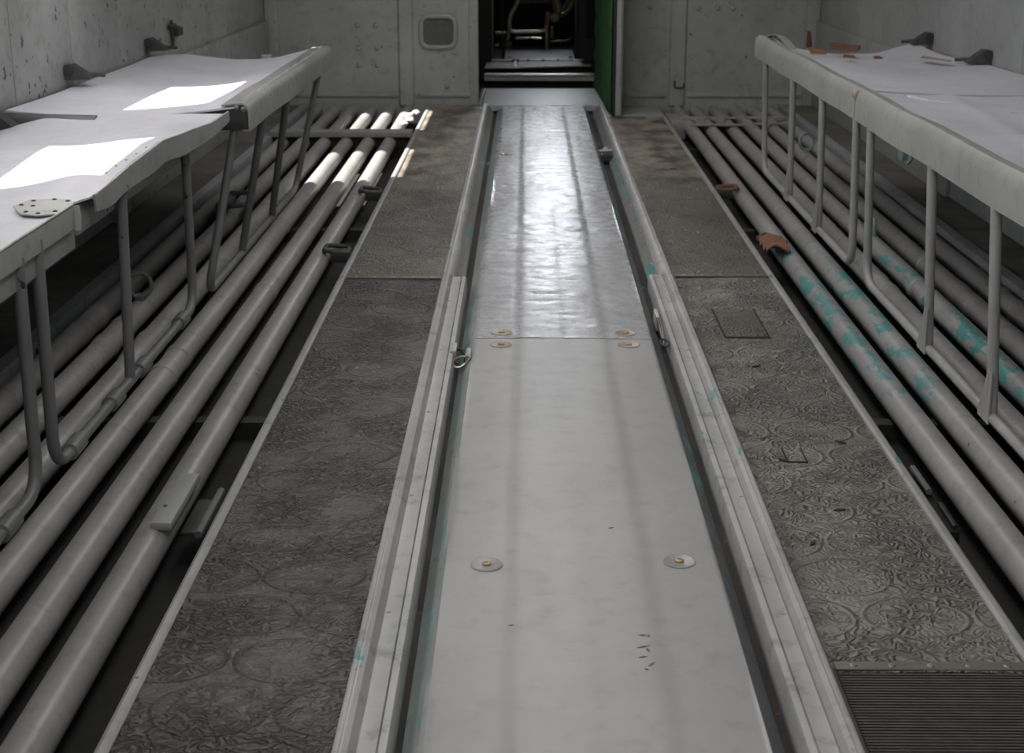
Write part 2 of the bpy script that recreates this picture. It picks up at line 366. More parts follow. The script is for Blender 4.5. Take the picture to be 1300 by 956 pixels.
# ------------------------------------------------------------------ centre sheets
M['flange_dark'] = paint('dirty_shaded_flange', (0.10, 0.11, 0.12), 0.5, 0.25, 0.6, teal=0.8, rust=0.5, bump=0.3, seed=35)  # right flange: its shade is put into the colour, besides dirt and chips
M['seam'] = paint('brown_grey_strip', (0.15, 0.14, 0.125), 0.45, 0.15, 0.4, bump=0.1, seed=36)
def dents(y0, y1, count, seed, depth, xl=(-0.11, 0.29)):
    r = random.Random(seed)
    return [(r.uniform(*xl), r.uniform(y0, y1), r.uniform(0.012, 0.04), r.uniform(0.006, 0.018), r.choice((-1, -1, 1)) * depth * r.uniform(0.4, 1)) for _ in range(count)]
def sheet(name, y0, y1, mat, dl, label, dx=0.009, dy=0.012):
    o = thing(name, (CX, (y0 + y1) / 2, -0.03), label, 'floor sheet')
    xs = [-0.152, -0.150, -0.128, -0.125] ; x = -0.116
    while x < 0.30: xs.append(x); x += dx
    xs += [0.300, 0.305, 0.308, 0.328, 0.330]
    def step(x, c, wd): t = max(0, min(1, (x - c) / wd + 0.5)); return t * t * (3 - 2 * t)
    grid = {}
    buck = {}
    for d in dl: buck.setdefault(int(d[1] * 10), []).append(d)
    def h(x, y):
        if x < -0.1255: return -0.001 if x > -0.129 else -0.034
        if x > 0.306: return -0.001 if x < 0.309 else -0.034
        z = 0.0016 * (step(x, -0.02, 0.014) - step(x, 0.193, 0.014)) - 0.0006 * step(x, 0.095, 0.012)
        z += 0.0012 * math.sin(y * 2.1 + x * 5) + 0.0008 * math.sin(y * 5.3 - x * 9)
        for b in (int(y * 10) - 1, int(y * 10), int(y * 10) + 1):
            for cx, cy, sx, sy, a in buck.get(b, ()):
                q = ((x - cx) / sx) ** 2 + ((y - cy) / sy) ** 2
                if q < 6: z += a * math.exp(-q)
        return z
    m = MB(); ys = yr(y0, y1, dy); rows = []
    for y in ys: rows.append([m.bm.verts.new((x, y, h(x, y))) for x in xs])
    for a, b in zip(rows, rows[1:]):
        for k in range(len(xs) - 1): m.bm.faces.new([a[k], a[k + 1], b[k + 1], b[k]])
    for rw in (rows[0], rows[-1]):                    # folded-down end
        lo = [m.bm.verts.new((v.co.x, v.co.y, -0.036)) for v in rw]
        for k in range(len(xs) - 1): m.bm.faces.new([rw[k], rw[k + 1], lo[k + 1], lo[k]])
    m.build('plate', mat, o, smooth=50)
    for sx in (0, 1):
        m = MB(); xa, xb = ((-0.158, -0.128) if sx == 0 else (0.310, 0.334))
        m.sweep([(xa, -0.04), (xa, -0.036), (xb, -0.004), (xb + 0.001, -0.04)] if sx == 0 else [(xa, -0.04), (xa, -0.004), (xb, -0.034), (xb, -0.04)], [y0, y1]); m.build('side_flange', M['flange'] if sx == 0 else M['flange_dark'], o)
    return o
spots = [(c + random.uniform(-.004, .004), 3.45 + 0.034 * i, 0.008, 0.007, -0.0011) for i in range(70) for c in (0.10, -0.018)]
far = sheet('floor_cover_plate', 3.43, 7.93, M['sheet_worn'], dents(3.4, 8, 620, 1, 0.0011) + dents(3.4, 6, 160, 5, 0.0014) + spots, 'far worn shiny grey floor plate running to the doorway', dx=0.009, dy=0.012)
spots = [(c, 2.9 + 0.034 * i, 0.008, 0.007, -0.0007) for i in range(16) for c in (0.10, 0.03)]
near = sheet('floor_cover_plate', 0.4, 3.425, M['sheet'], dents(2.55, 3.45, 70, 2, 0.0010) + dents(0.6, 2.7, 22, 3, 0.0005) + spots, 'near smooth grey floor plate with round fastener discs', dx=0.011, dy=0.016)
def baseh(x, y):
    def step(x, c, wd): t = max(0, min(1, (x - c) / wd + 0.5)); return t * t * (3 - 2 * t)
    return 0.0016 * (step(x, -0.02, 0.014) - step(x, 0.193, 0.014)) - 0.0006 * step(x, 0.095, 0.012) + 0.0012 * math.sin(y * 2.1 + x * 5) + 0.0008 * math.sin(y * 5.3 - x * 9)
def disc(par, x, y, worn):
    z0 = baseh(x, y) + 0.0008
    m = MB(); m.lathe((x, y, z0), (0, 0, 1), [(0.0265, -0.002), (0.0265, 0.0006), (0.0250, 0.0013), (0.0235, 0.0006), (0.011, 0.0006), (0.0095, 0.0001)], 32)
    d = m.build('fastener_disc', M['sheet'] if not worn else M['brasspaint'], par)
    m = MB(); m.lathe((x, y, z0), (0, 0, 1), [(0.0075, 0), (0.0075, 0.0026), (0.0058, 0.0036), (0.0032, 0.0036), (0.0028, 0.0024)], 18); m.build('bolt', M['brass'], d)
M['brasspaint'] = paint('tan_worn_disc', (0.36, 0.30, 0.25), 0.4, 0.15, 0.3, bump=0.1)
disc(near, -0.062, 2.139, 0); disc(near, 0.248, 2.152, 0); disc(near, 0.248, 3.375, 1); disc(near, -0.060, 3.375, 1)
disc(far, 0.248, 3.478, 1); disc(far, -0.060, 3.478, 1); disc(near, -0.062, 0.9, 0); disc(near, 0.248, 0.9, 0)
disc(far, -0.085, 6.27, 0)
rr = random.Random(12)
M['ink'] = plain('dark_blue_scratches', (0.12, 0.13, 0.16), 0.6)
for x, y, a, L in ((0.170, 1.90, 0.1, 0.006), (0.178, 1.897, 1.3, 0.004), (0.168, 1.865, 0.4, 0.010), (0.174, 1.855, 1.9, 0.007), (0.165, 1.835, 0.2, 0.006), (0.176, 1.815, 0.9, 0.008), (0.168, 1.80, 2.4, 0.004), (0.146, 2.285, 0.3, 0.005), (-0.02, 1.93, 0.2, 0.005)):
    z = baseh(x, y) + 0.0004; m = MB(); m.prism([(x - L * math.cos(a), y - L * math.sin(a), z), (x + 0.0022 * math.sin(a), y - 0.0022 * math.cos(a), z), (x + L * math.cos(a), y + L * math.sin(a), z), (x - 0.0022 * math.sin(a), y + 0.0022 * math.cos(a), z)], (0, 0, 0.0005))
    tag(m.build('paint_chip', M['ink'], near), 'small dark blue scratch')

# ------------------------------------------------------------------ groove beds and guide rails
for i, (a, b, s) in enumerate(((-0.184, -0.150, 'left'), (0.328, 0.364, 'right'))):
    m = MB(); m.box(a, b, 0.4, 7.93, -0.06, -0.040)
    struct(m.build('trim_%d' % (5 + i), M['groove']), 'gritty channel bed beside the %s guide rail' % s, 'trim')
M['slope'] = paint('stained_slope', (0.25, 0.24, 0.235), 0.42, 0.15, 0.4, teal=1.1, rust=0.6, bump=0.2, seed=33)
def rail(side, y0, y1, near, label):
    if near: P = [(0, -.045), (0, .004), (.003, .0100), (.0125, .0108), (.0140, .0065), (.0155, .0108), (.028, .0095), (.0385, .0112), (.0415, .0065), (.0445, .0105), (.049, .0175), (.056, .0205), (.063, .0185), (.068, .011), (.0695, .002), (.0695, -.045)]
    else: P = [(.010, -.045), (.012, -.030), (.034, -.003), (.037, .004), (.041, .009), (.047, .012), (.056, .0165), (.062, .0165), (.067, .010), (.0695, .000), (.0695, -.045)]
    f = (lambda d: 0.348 + d) if side > 0 else (lambda d: -0.168 - d)
    o = thing('guide_rail', (f(0.035), (y0 + y1) / 2, -0.045), label, 'rail', 'guide rails beside the centre plates')
    m = MB(); m.sweep([(f(d), z) for d, z in P], yr(y0, y1, 0.25)); m.build('channel', M['rail'], o, smooth=28)
    if not near:
        m = MB(); m.sweep([(f(.0115), -.0300), (f(.0335), -.0025), (f(.033), -.0005), (f(.0105), -.0285)], yr(y0, y1, 0.25)); tag(m.build('inner_slope', M['slope'], o), 'teal stained sloping strip')
    m = MB(); m.tube([(f(0.062), y0, 0.0145), (f(0.062), y1, 0.0145)], 0.0065, 10); m.build('bead_moulding', M['rail'], o)
    n = int((y1 - y0) / 0.45)
    for k in range(n):
        m = MB(); m.lathe((f(0.0345) if near else f(0.028), y0 + 0.2 + k * 0.45, 0.0085 if near else -0.008), (0, 0, 1), [(0.0045, 0), (0.004, 0.003), (0.0015, 0.004)], 10); m.build('rivet', M['rail'], o)
    return o
rail(-1, 0.4, 4.02, True, 'near rail left of centre plates, double bead with thin dark seam')
rail(-1, 4.025, 7.9, False, 'far rail left of centre plates, teal stained slope up to a thin bead')
rail(1, 0.4, 4.05, True, 'near rail right of centre plates, broad pale band and round bead')
rail(1, 4.055, 7.9, False, 'far rail right of centre plates, pinkish grey slope up to a thin bead')

# ------------------------------------------------------------------ embossed side panels
def panel(name, x0, x1, y0, y1, mat, label, trim_side, seamend=True, seamcol='seam'):
    o = thing(name, ((x0 + x1) / 2, (y0 + y1) / 2, -0.02), label, 'floor panel')
    m = MB(); r = random.Random(int(y0 * 10)); 
    def top(u, v):
        x = x0 + (x1 - x0) * u; y = y0 + (y1 - y0) * v
        return V((x, y, 0.0012 * math.sin(x * 17 + y * 2.3) + 0.001 * math.sin(y * 4.1)))
    m.slab(10, max(4, int((y1 - y0) / 0.06)), top, 0.012); m.build('lino', mat, o)
    # L-shaped edge trim on the pipe side
    tx = x0 if trim_side < 0 else x1
    q = lambda d: tx + trim_side * d
    m = MB(); m.sweep([(q(-0.002), -0.014), (q(-0.002), 0.004), (q(0.003), 0.0075), (q(0.011), 0.0072), (q(0.0165), 0.003), (q(0.018), -0.004), (q(0.018), -0.026), (q(0.0155), -0.026), (q(0.015), -0.014)], yr(y0, y1, 0.3)); m.build('edge_trim', M['kerb2'], o)
    m = MB(); m.box(min(q(-0.03), q(0.014)), max(q(-0.03), q(0.014)), y0, y1, -0.10, -0.0145); m.build('joist', M['dark'], o)
    if seamend:
        m = MB(); m.box(x0 + 0.004, x1 - 0.004, y0 + 0.004, y0 + 0.026, 0.0005, 0.0035, 0.001); s = m.build('seam_strip', M[seamcol], o)
        for k in range(5):
            m = MB(); m.lathe((x0 + 0.03 + k * (x1 - x0 - 0.06) / 4, y0 + 0.015, 0.0034), (0, 0, 1), [(0.0055, 0), (0.0045, 0.0016), (0.002, 0.002)], 10); m.build('screw', M['steel'], s)
    return o
M['kerb2'] = paint('light_trim_paint', (0.33, 0.33, 0.325), 0.4, 0.12, 0.3, teal=0.2, specks=0.4, bump=0.15, seed=21)
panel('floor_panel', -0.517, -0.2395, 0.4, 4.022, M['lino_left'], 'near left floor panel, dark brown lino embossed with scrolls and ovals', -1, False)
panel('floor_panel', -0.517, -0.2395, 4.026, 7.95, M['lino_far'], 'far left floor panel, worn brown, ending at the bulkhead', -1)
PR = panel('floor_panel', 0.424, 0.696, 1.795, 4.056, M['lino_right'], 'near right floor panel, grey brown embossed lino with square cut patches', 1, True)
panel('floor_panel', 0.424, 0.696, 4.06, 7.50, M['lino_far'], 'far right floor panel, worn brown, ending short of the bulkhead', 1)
o = panel('floor_panel', 0.424, 0.696, 0.4, 1.791, M['ribrubber'], 'narrow strip of ribbed rubber floor at the bottom right', 1, False)
m = MB()
for i in range(70): m.box(0.427, 0.693, 1.783 - i * 0.007, 1.7868 - i * 0.007, 0.001, 0.004)
m.build('ribs', M['ribrubber'], o)
# square cuts and square inset plate in the right lino
def cutout(x0, x1, y0, y1, w_=0.0022):
    m = MB(); z = 0.0026
    for a in ((x0, x0 + w_, y0, y1), (x1 - w_, x1, y0, y1), (x0, x1, y0, y0 + w_)): m.box(*a, 0.0, z)
    tag(m.build('cut_line', M['dark'], PR), 'dark cut outlining a square patch')
cutout(0.487, 0.600, 3.435, 3.705, 0.004); cutout(0.497, 0.536, 2.592, 2.668)
m = MB(); m.box(0.492, 0.595, 3.442, 3.700, 0.0, 0.0032, 0.001); m.build('inset_patch', M['lino_far'], PR)
r = random.Random(5)
for x, y, a in ((0.53, 3.20, 0.5), (0.49, 2.60, 2.2), (0.62, 2.70, -0.6), (0.475, 2.22, 1.0), (0.548, 2.36, 0.2), (0.60, 5.9, 0.1)):
    m = MB(); L = 0.012; m.prism([(x - L * math.cos(a), y - L * math.sin(a), 0.001), (x + 0.004 * math.sin(a), y - 0.004 * math.cos(a), 0.001), (x + L * math.cos(a), y + L * math.sin(a), 0.001), (x - 0.003 * math.sin(a), y + 0.005 * math.cos(a), 0.001)], (0, 0, 0.0025))
    tag(m.build('tear', M['dark'], PR if y < 4 else PR), 'small dark tear in the lino')
# bare plate between the right panel and the bulkhead
m = MB(); m.box(0.424, 0.714, 7.505, 7.965, -0.02, 0.0, 0.003)
tag(m.build('threshold_plate', M['bulk']), 'short bare metal plate on the floor right of the green door', 'floor plate')
m = MB(); m.slab(8, 8, lambda u, v: V((-0.262 + 0.74 * u, 7.935 + 0.93 * v, 0.002 - 0.03 * max(0, v - 0.75) ** 2 * 8)), 0.03)
M['sill'] = paint('smooth_sill_paint', (0.42, 0.43, 0.46), 0.36, 0.10, 0.35, bump=0.08, seed=31)
tag(m.build('door_sill', M['sill']), 'smooth grey sill plate on the floor of the doorway', 'sill')

# ------------------------------------------------------------------ pipes
PX_R = [0.819, 0.914, 1.020, 1.122, 1.222, 1.322]; PX_L = [-0.640, -0.737, -0.840, -0.942, -1.042, -1.142]
ordn = ['first', 'second', 'third', 'fourth', 'fifth', 'sixth']
def pipe(x, side, i):
    lab = '%s long grey pipe counted from the %s floor panel towards the wall' % (ordn[i], side)
    if side == 'right' and i == 0: lab = 'first long grey pipe beside the right floor panel, much chipped to teal'
    if side == 'left' and i == 0: lab = 'first long grey pipe beside the left floor panel, with bracket clips'
    o = thing('floor_pipe', (x, 4, -0.062), lab, 'pipe', 'long pipes under the %s benches' % side)
    mat = M['pipe_teal'] if (side == 'right' and i in (0, 1, 3)) else M['pipe']
    r_ = 0.0315 if i < 2 else 0.031
    m = MB(); rr = random.Random(i + len(side)); 
    m.tube([(x + 0.0015 * math.sin(y * 1.3 + i), y, -0.031 + 0.001 * math.sin(y * 1.9 + i * 2)) for y in yr(0.4, 7.96, 0.35)], r_, 28); m.build('pipe_body', mat, o)
    jy = []
    if side == 'right' and i >= 2: jy = [3.98 - 0.06 * (i - 2), 4.12 - 0.06 * (i - 2), 5.6]
    if side == 'right' and i == 4: jy.append(4.35)
    if side == 'left' and i >= 2: jy = [3.45 + 0.12 * (i - 4), 3.60 + 0.12 * (i - 4), 4.9]
    if side == 'left' and i == 1: jy = [3.98]
    for y in jy:
        m = MB(); m.lathe((x, y, -0.031), (0, 1, 0), [(r_ - 0.001, -0.022), (r_ + 0.0022, -0.018), (r_ + 0.0026, 0), (r_ + 0.0022, 0.018), (r_ - 0.001, 0.022)], 28); m.build('coupling', mat, o)
for i, x in enumerate(PX_L): pipe(x, 'left', i)
for i, x in enumerate(PX_R): pipe(x, 'right', i)
for k, y in enumerate((1.2, 3.0, 5.0, 6.82)):
    for q, (a, b) in enumerate(((-1.2, -0.56), (0.74, 1.36))):
        m = MB(); m.box(a, b, y - 0.02, y + 0.02, -0.10, -0.061); struct(m.build('trim_%d' % (8 + 2 * k + q), M['dark']), 'dark bearer under the pipes', 'trim')
# flat bars across the pipes
T = thing('cross_strap', (-0.86, 6.82, -0.0), 'flat grey strap across the sunlit pipes on the left', 'strap')
m = MB(); m.box(-1.20, -0.535, 6.76, 6.86, 0.0005, 0.026, 0.003); m.build('bar', M['pipe'], T)
m = MB(); m.box(-1.19, -0.545, 6.79, 6.84, -0.055, -0.0005); m.build('lower_web', M['dark'], T)
T = thing('cross_strap', (0.93, 7.3, 0.0), 'grey ladder bracket with two bars across the far right pipes, nearer the panel', 'strap')
for y in (7.16, 7.42):
    m = MB(); m.box(0.80, 1.065, y - 0.018, y + 0.018, 0.0015, 0.010, 0.002); m.build('bar', M['pipe'], T)
for x in (0.866, 0.967):
    m = MB(); m.prism([(x - 0.035, 7.18, 0.002), (x + 0.035, 7.18, 0.002), (x + 0.018, 7.29, -0.006), (x + 0.035, 7.40, 0.002), (x - 0.035, 7.40, 0.002), (x - 0.018, 7.29, -0.006)], (0, 0, 0.005)); m.build('web', M['pipe'], T)
T = thing('cross_strap', (1.23, 7.3, 0.0), 'grey ladder bracket across the far right pipes, nearer the wall', 'strap')
for y in (7.20, 7.42):
    m = MB(); m.box(1.115, 1.33, y - 0.018, y + 0.018, 0.0015, 0.010, 0.002); m.build('bar', M['pipe'], T)
m = MB(); m.box(1.20, 1.245, 7.2, 7.42, 0.001, 0.006); m.build('web', M['pipe'], T)
m = MB(); m.box(0.722, 0.80, 7.32, 7.62, -0.09, 0.002, 0.006)
tag(m.build('anchor_block', M['pipe']), 'small grey block at the far end of the right pipe bay', 'block')
# debris in the sun at the far left end
for i, (x, y) in enumerate(((-0.60, 7.45), (-0.585, 7.30), (-0.575, 7.58), (-0.60, 7.15))):
    m = MB(); t = bmesh.new(); bmesh.ops.create_icosphere(t, subdivisions=2, radius=0.028 - 0.003 * i); rr = random.Random(i)
    for v in t.verts: v.co = V((x + v.co.x * rr.uniform(.7, 1.2), y + v.co.y * rr.uniform(1.0, 1.9), 0.012 + v.co.z * rr.uniform(0.3, 0.7)))
    m._add(t); tag(m.build('plaster_lump', M['seat']), ['third nearest', 'second nearest'][i % 2] + ' pale crumbly lump in the sun beside the left panel, counted along the panel' if i in (0, 1) else ['', '', 'farthest pale crumbly lump, against the bulkhead left of the panel', 'nearest pale crumbly lump, just beyond the cross strap'][i], 'debris', 'crumbly lumps by the bulkhead')

# ------------------------------------------------------------------ latches on the first pipes
def latch(x, y, side, big, mat, label):
    o = thing('pipe_latch', (x, y, 0), label, 'latch', 'latches on the pipes beside the floor panels')
    if big:
        m = MB(); m.box(x - 0.018, x + 0.018, y - 0.115, y + 0.115, -0.006, 0.010, 0.005); m.build('cover_strip', mat, o)
        m = MB(); m.box(x + 0.018, x + 0.050, y - 0.06, y + 0.09, -0.040, -0.032, 0.003); m.build('hinge_plate', M['bracket'], o)
        m = MB(); m.tube([(x + 0.052, y - 0.07, -0.032), (x + 0.052, y + 0.13, -0.032)], 0.007, 10); m.build('hinge_pin', M['leg'], o)
    else:
        s = 1 if side == 'left' else -1
        m = MB(); m.tube(rnd_path([(x - s * 0.02, y - 0.03, 0.006), (x - s * 0.02, y + 0.04, 0.008), (x + s * 0.05, y + 0.04, 0.0), (x + s * 0.05, y - 0.03, -0.004), (x - s * 0.02, y - 0.03, 0.006)], 0.02), 0.0075, 10); m.build('loop', mat, o)
        m = MB(); m.box(min(x, x + s * 0.06), max(x, x + s * 0.06), y - 0.045, y + 0.01, -0.03, 0.004, 0.004); m.build('lug', M['bracket'], o)
    return o
latch(-0.618, 2.39, 'left', True, M['beam'], 'long flat strip latch with hinge on the nearest part of the left pipe')
latch(-0.600, 4.40, 'left', False, M['bracket'], 'dark loop latch on the left pipe halfway down the bay')
latch(-0.600, 5.40, 'left', False, M['bracket'], 'farthest dark loop latch on the left pipe')
latch(0.775, 5.46, 'right', False, M['rust'], 'brown hooked latch on the right pipe near the far bench leg')
T = thing('pipe_latch', (0.74, 2.50, -0.06), 'slim latch deep in the dark gap beside the near right panel', 'latch', 'latches on the pipes beside the floor panels')
m = MB(); m.tube([(0.742, 2.50, -0.020), (0.742, 2.62, -0.020)], 0.006, 10); m.build('hinge_pin', M['leg'], T)
m = MB(); m.tube([(0.752, 2.36, -0.030), (0.752, 2.46, -0.028)], 0.005, 10); m.build('loop', M['bracket'], T)
m = MB(); m.box(0.738, 0.758, 2.35, 2.62, -0.060, -0.034, 0.003); m.build('lug', M['black'], T)
# crumpled brown rag
T = thing('rag', (0.775, 4.44, 0.0), 'crumpled reddish brown rag stuffed between pipe and right floor panel', 'rag')
m = MB(); rr = random.Random(9)
def ragp(u, v):
    x = 0.735 + 0.075 * u; y = 4.36 + 0.19 * v
    return V((x, y, 0.012 + 0.016 * math.sin(u * 3.1) * (0.5 + 0.5 * math.sin(v * 9 + u * 2)) + 0.008 * math.sin(v * 17 + u * 6)))
m.slab(14, 20, ragp, 0.006); m.build('folds', M['cloth'], T)
m = MB(); m.tube([(0.735, 4.52, 0.015), (0.76, 4.55, 0.02), (0.79, 4.51, 0.018), (0.81, 4.46, 0.012)], 0.009, 8); m.build('rolled_edge', M['cloth'], T)

# ------------------------------------------------------------------ things in the grooves
def link(c, a, b, r, rot):
    m = MB(); p = []
    for i in range(21):
        t = 2 * math.pi * i / 20; q = V((a * math.cos(t), b * math.sin(t), 0.004 * math.sin(2 * t))); q.rotate(Matrix.Rotation(rot, 3, 'Z')); q.rotate(Matrix.Rotation(0.5, 3, 'X')); p.append(V(c) + q)
    return m.tube(p, r, 8, cap=False)
T = thing('shackle', (-0.155, 3.28, -0.03), 'small chained shackle in the left groove beside the plate joint', 'shackle')
link((-0.157, 3.29, -0.008), 0.014, 0.028, 0.0035, 0.2).build('link', M['bracket'], T)
link((-0.150, 3.255, -0.004), 0.013, 0.024, 0.003, -0.9).build('link', M['steel'], T)
m = MB(); m.box(-0.178, -0.163, 3.27, 3.34, 0.0, 0.016, 0.004); m.build('lug', M['kerb2'], T)
m = MB(); m.box(-0.142, -0.129, 3.27, 3.33, -0.012, 0.007, 0.004); m.build('lug', M['kerb2'], T)
T = thing('cable_clip', (0.335, 3.52, -0.03), 'pale clip with frayed cable ends in the right groove', 'clip')
m = MB(); m.box(0.333, 0.3435, 3.60, 3.68, -0.030, 0.010, 0.004); m.build('clip_body', M['white'], T)
for k in range(4):
    m = MB(); m.tube([(0.334 + 0.003 * k, 3.60, 0.004), (0.334 + 0.003 * k, 3.55, 0.006 - 0.003 * k), (0.335 + 0.002 * k, 3.50, -0.006), (0.340, 3.47 - 0.008 * k, -0.02)], 0.0018, 6); m.build('wire', M['steel'] if k % 2 else M['bracket'], T)
m = MB(); p = [(0.336 + 0.010 * math.cos(t), 3.38 + 0.03 * math.sin(t), 0.004) for t in [math.pi * 2 * i / 16 for i in range(17)]]; m.tube(p, 0.003, 8, cap=False); m.build('ring', M['bracket'], T)
T = thing('tie_down_cleat', (0.345, 6.32, -0.03), 'small cleat with pale knob in the far right groove', 'cleat')
m = MB(); m.box(0.322, 0.372, 6.25, 6.31, -0.03, 0.004, 0.006); m.build('base', M['bracket'], T)
m = MB(); m.tube([(0.315, 6.32, 0.006), (0.375, 6.32, 0.010)], 0.007, 10); m.build('bar', M['kerb2'], T)
m = MB(); m.lathe((0.345, 6.33, 0.004), (0, 0, 1), [(0.010, 0), (0.011, 0.012), (0.006, 0.02)], 14); m.build('knob', M['white'], T)

# ------------------------------------------------------------------ benches
RAILZ = 0.018
def leg_frame(par, xt, xb, ztop, ya, yb, mids, mat, r=0.0115, gus=True, sleeves=(), face=-1, first=None):
    """U-shaped tube leg: two posts joined by a bottom rail; mids are bare posts between"""
    m = MB(); pa = [first or (xt, ya, ztop), (xb, ya, RAILZ), (xb, yb, RAILZ), (xt, yb, ztop)]
    m.tube(rnd_path(pa, 0.07, 8), r, 16); f = m.build('leg_frame', mat, par)
    for y, yt in mids:
        m = MB(); m.tube([(xt, yt, ztop), (xb, y, RAILZ)], r, 16); m.build('leg', mat, f)
        if gus:
            e = face * (r + 0.001)
            m = MB(); m.prism([(xb + e, y - 0.016, RAILZ - 0.012), (xb + e, y - 0.013, 0.115), (xb + e, y + 0.012, 0.115), (xb + e, y + 0.055, RAILZ - 0.004), (xb + e, y + 0.055, RAILZ - 0.012)], (-face * 0.003, 0, 0)); m.build('gusset', mat, f)
    for y in sleeves:
        m = MB(); m.lathe((xb, y, RAILZ), (0, 1, 0), [(r, -0.035), (r + 0.006, -0.033), (r + 0.006, 0.033), (r, 0.035)], 18); m.build('sleeve', mat, f)
    return f
def front_rail(par, x, y0, y1, z0, z1, inward, mat, wav=0.0, dep=0.05, name='front_rail'):
    """rounded box section; inward = +1 when the seat lies towards +x"""
    h = z1 - z0; P = [(0, 0), (0, h * 0.68), (0.006, h * 0.88), (0.016, h), (0.03, h * 1.0), (dep, h * 0.93), (dep, h * 0.88), (0.03, h * 0.94), (0.016, h * 0.94), (0.009, h * 0.84), (0.004, h * 0.66), (0.004, 0.004), (0.02, 0.004), (0.02, 0)]
    rr = random.Random(int(y0 * 7)); ph = rr.uniform(0, 6)
    m = MB(); m.sweep([(x + inward * d, z0 + z) for d, z in P], yr(y0, y1, 0.05), fx=lambda a, y, z: (a + wav * math.sin(y * 6 + ph), y, z + wav * 0.8 * math.sin(y * 9 + ph * 2) + wav * 0.25 * math.sin(y * 15)))
    return m.build(name, mat, par)

# right far bench
B = thing('bench', (1.24, 5.1, 0), 'far right bench, its pale seat torn across at the far end', 'bench', 'fold-down benches along the walls')
front_rail(B, 0.926, 4.145, 6.03, 0.441, 0.527, 1, M['beam'], 0.0015)
def seat_r_far(u, v):
    x = 0.966 + 0.585 * u; yend = 5.10 + 0.12 * math.sin(u * 5.5 + 0.4) + 0.05 * math.sin(u * 19) + 0.12 * u
    y = 4.135 + (yend - 4.135) * v
    return V((x, y, 0.520 - 0.018 * math.sin(math.pi * u) * (0.4 + 0.6 * v) - 0.006 * u + 0.002 * math.sin(y * 8 + x * 6)))
m = MB(); m.slab(26, 34, seat_r_far, 0.005); tag(m.build('seat_panel', M['seat'], B), 'pale seat sheet with torn edge')
def seat_r_far2(u, v):
    x = 0.966 + 0.55 * u; y = 5.05 + (5.62 + 0.22 * max(0, 1 - u * 3) + 0.30 * max(0, u - 0.65) * 2 - 5.05) * v
    return V((x, y, 0.508 - 0.016 * math.sin(math.pi * u) + 0.004 * math.sin(y * 9 + x * 4) + 0.03 * math.exp(-((u - 0.0) / 0.06) ** 2) * v))
m = MB(); m.slab(26, 16, seat_r_far2, 0.004); tag(m.build('seat_panel', M['seat'], B), 'lower torn layer of the seat')
m = MB(); m.box(0.93, 0.975, 5.99, 6.03, 0.44, 0.52, 0.004); m.build('end_cap', M['beam'], B)
m = MB(); m.slab(4, 10, lambda u, v: V((0.955 + 0.03 * u, 5.42 + 0.52 * v, 0.527 + 0.028 * math.sin(math.pi * v) * (1 - u * 0.2))), 0.004); m.build('bent_edge', M['beam'], B)
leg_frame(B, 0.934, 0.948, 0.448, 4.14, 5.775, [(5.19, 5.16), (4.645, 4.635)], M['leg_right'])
m = MB(); m.box(0.95, 1.55, 4.165, 4.195, 0.455, 0.498, 0.004); m.box(0.95, 1.55, 5.5, 5.53, 0.455, 0.485, 0.004); m.build('cross_bearer', M['leg_right'], B)
m = MB(); m.box(1.53, 1.558, 4.15, 5.98, 0.455, 0.498, 0.004); m.build('wall_rail', M['leg_right'], B)
# right near bench
B = thing('bench', (1.24, 3.0, 0), 'near right bench with smooth pale seat cut by the right edge of the photo', 'bench', 'fold-down benches along the walls')
front_rail(B, 0.922, 1.2, 4.125, 0.441, 0.529, 1, M['beam'], 0.0015)
def seat_r_near(u, v):
    x = 0.962 + 0.592 * u; y = 1.2 + 2.925 * v
    d = math.sin(math.pi * min(1, u * 1.02)); z = 0.522 - 0.006 * u - 0.022 * d * (0.5 + 0.5 * math.sin(v * math.pi))
    z += 0.006 * math.exp(-(((u - 0.35 - 0.25 * (v - 0.92)) / 0.05) ** 2)) + 0.002 * math.sin(y * 9)
    return V((x, y, z))
m = MB(); m.slab(30, 48, seat_r_near, 0.005); m.build('seat_panel', M['seat'], B)
m = MB(); m.tube([(1.053, 4.06, 0.516), (1.09, 3.99, 0.512), (1.20, 3.95, 0.504), (1.33, 3.96, 0.502), (1.45, 4.03, 0.507)], 0.004, 8); tag(m.build('crease', M['seat'], B), 'raised crease line')
m = MB(); m.lathe((0.930, 4.135, 0.512), (0, 1, 0), [(0.012, -0.022), (0.014, -0.01), (0.014, 0.01), (0.012, 0.02)], 14); tag(m.build('corner_cap', M['brasspaint'], B), 'tan corner cap at the joint')
m = MB(); m.box(0.932, 0.962, 4.126, 4.142, 0.452, 0.505, 0.002); m.build('end_cap', M['dark'], B)
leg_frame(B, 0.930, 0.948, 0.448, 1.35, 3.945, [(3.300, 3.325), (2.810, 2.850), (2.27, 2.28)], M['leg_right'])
m = MB(); m.box(0.95, 1.55, 4.06, 4.09, 0.455, 0.500, 0.004); m.box(0.95, 1.55, 2.4, 2.43, 0.455, 0.480, 0.004); m.build('cross_bearer', M['leg_right'], B)
m = MB(); m.box(1.53, 1.558, 1.2, 4.12, 0.455, 0.498, 0.004); m.build('wall_rail', M['leg_right'], B)

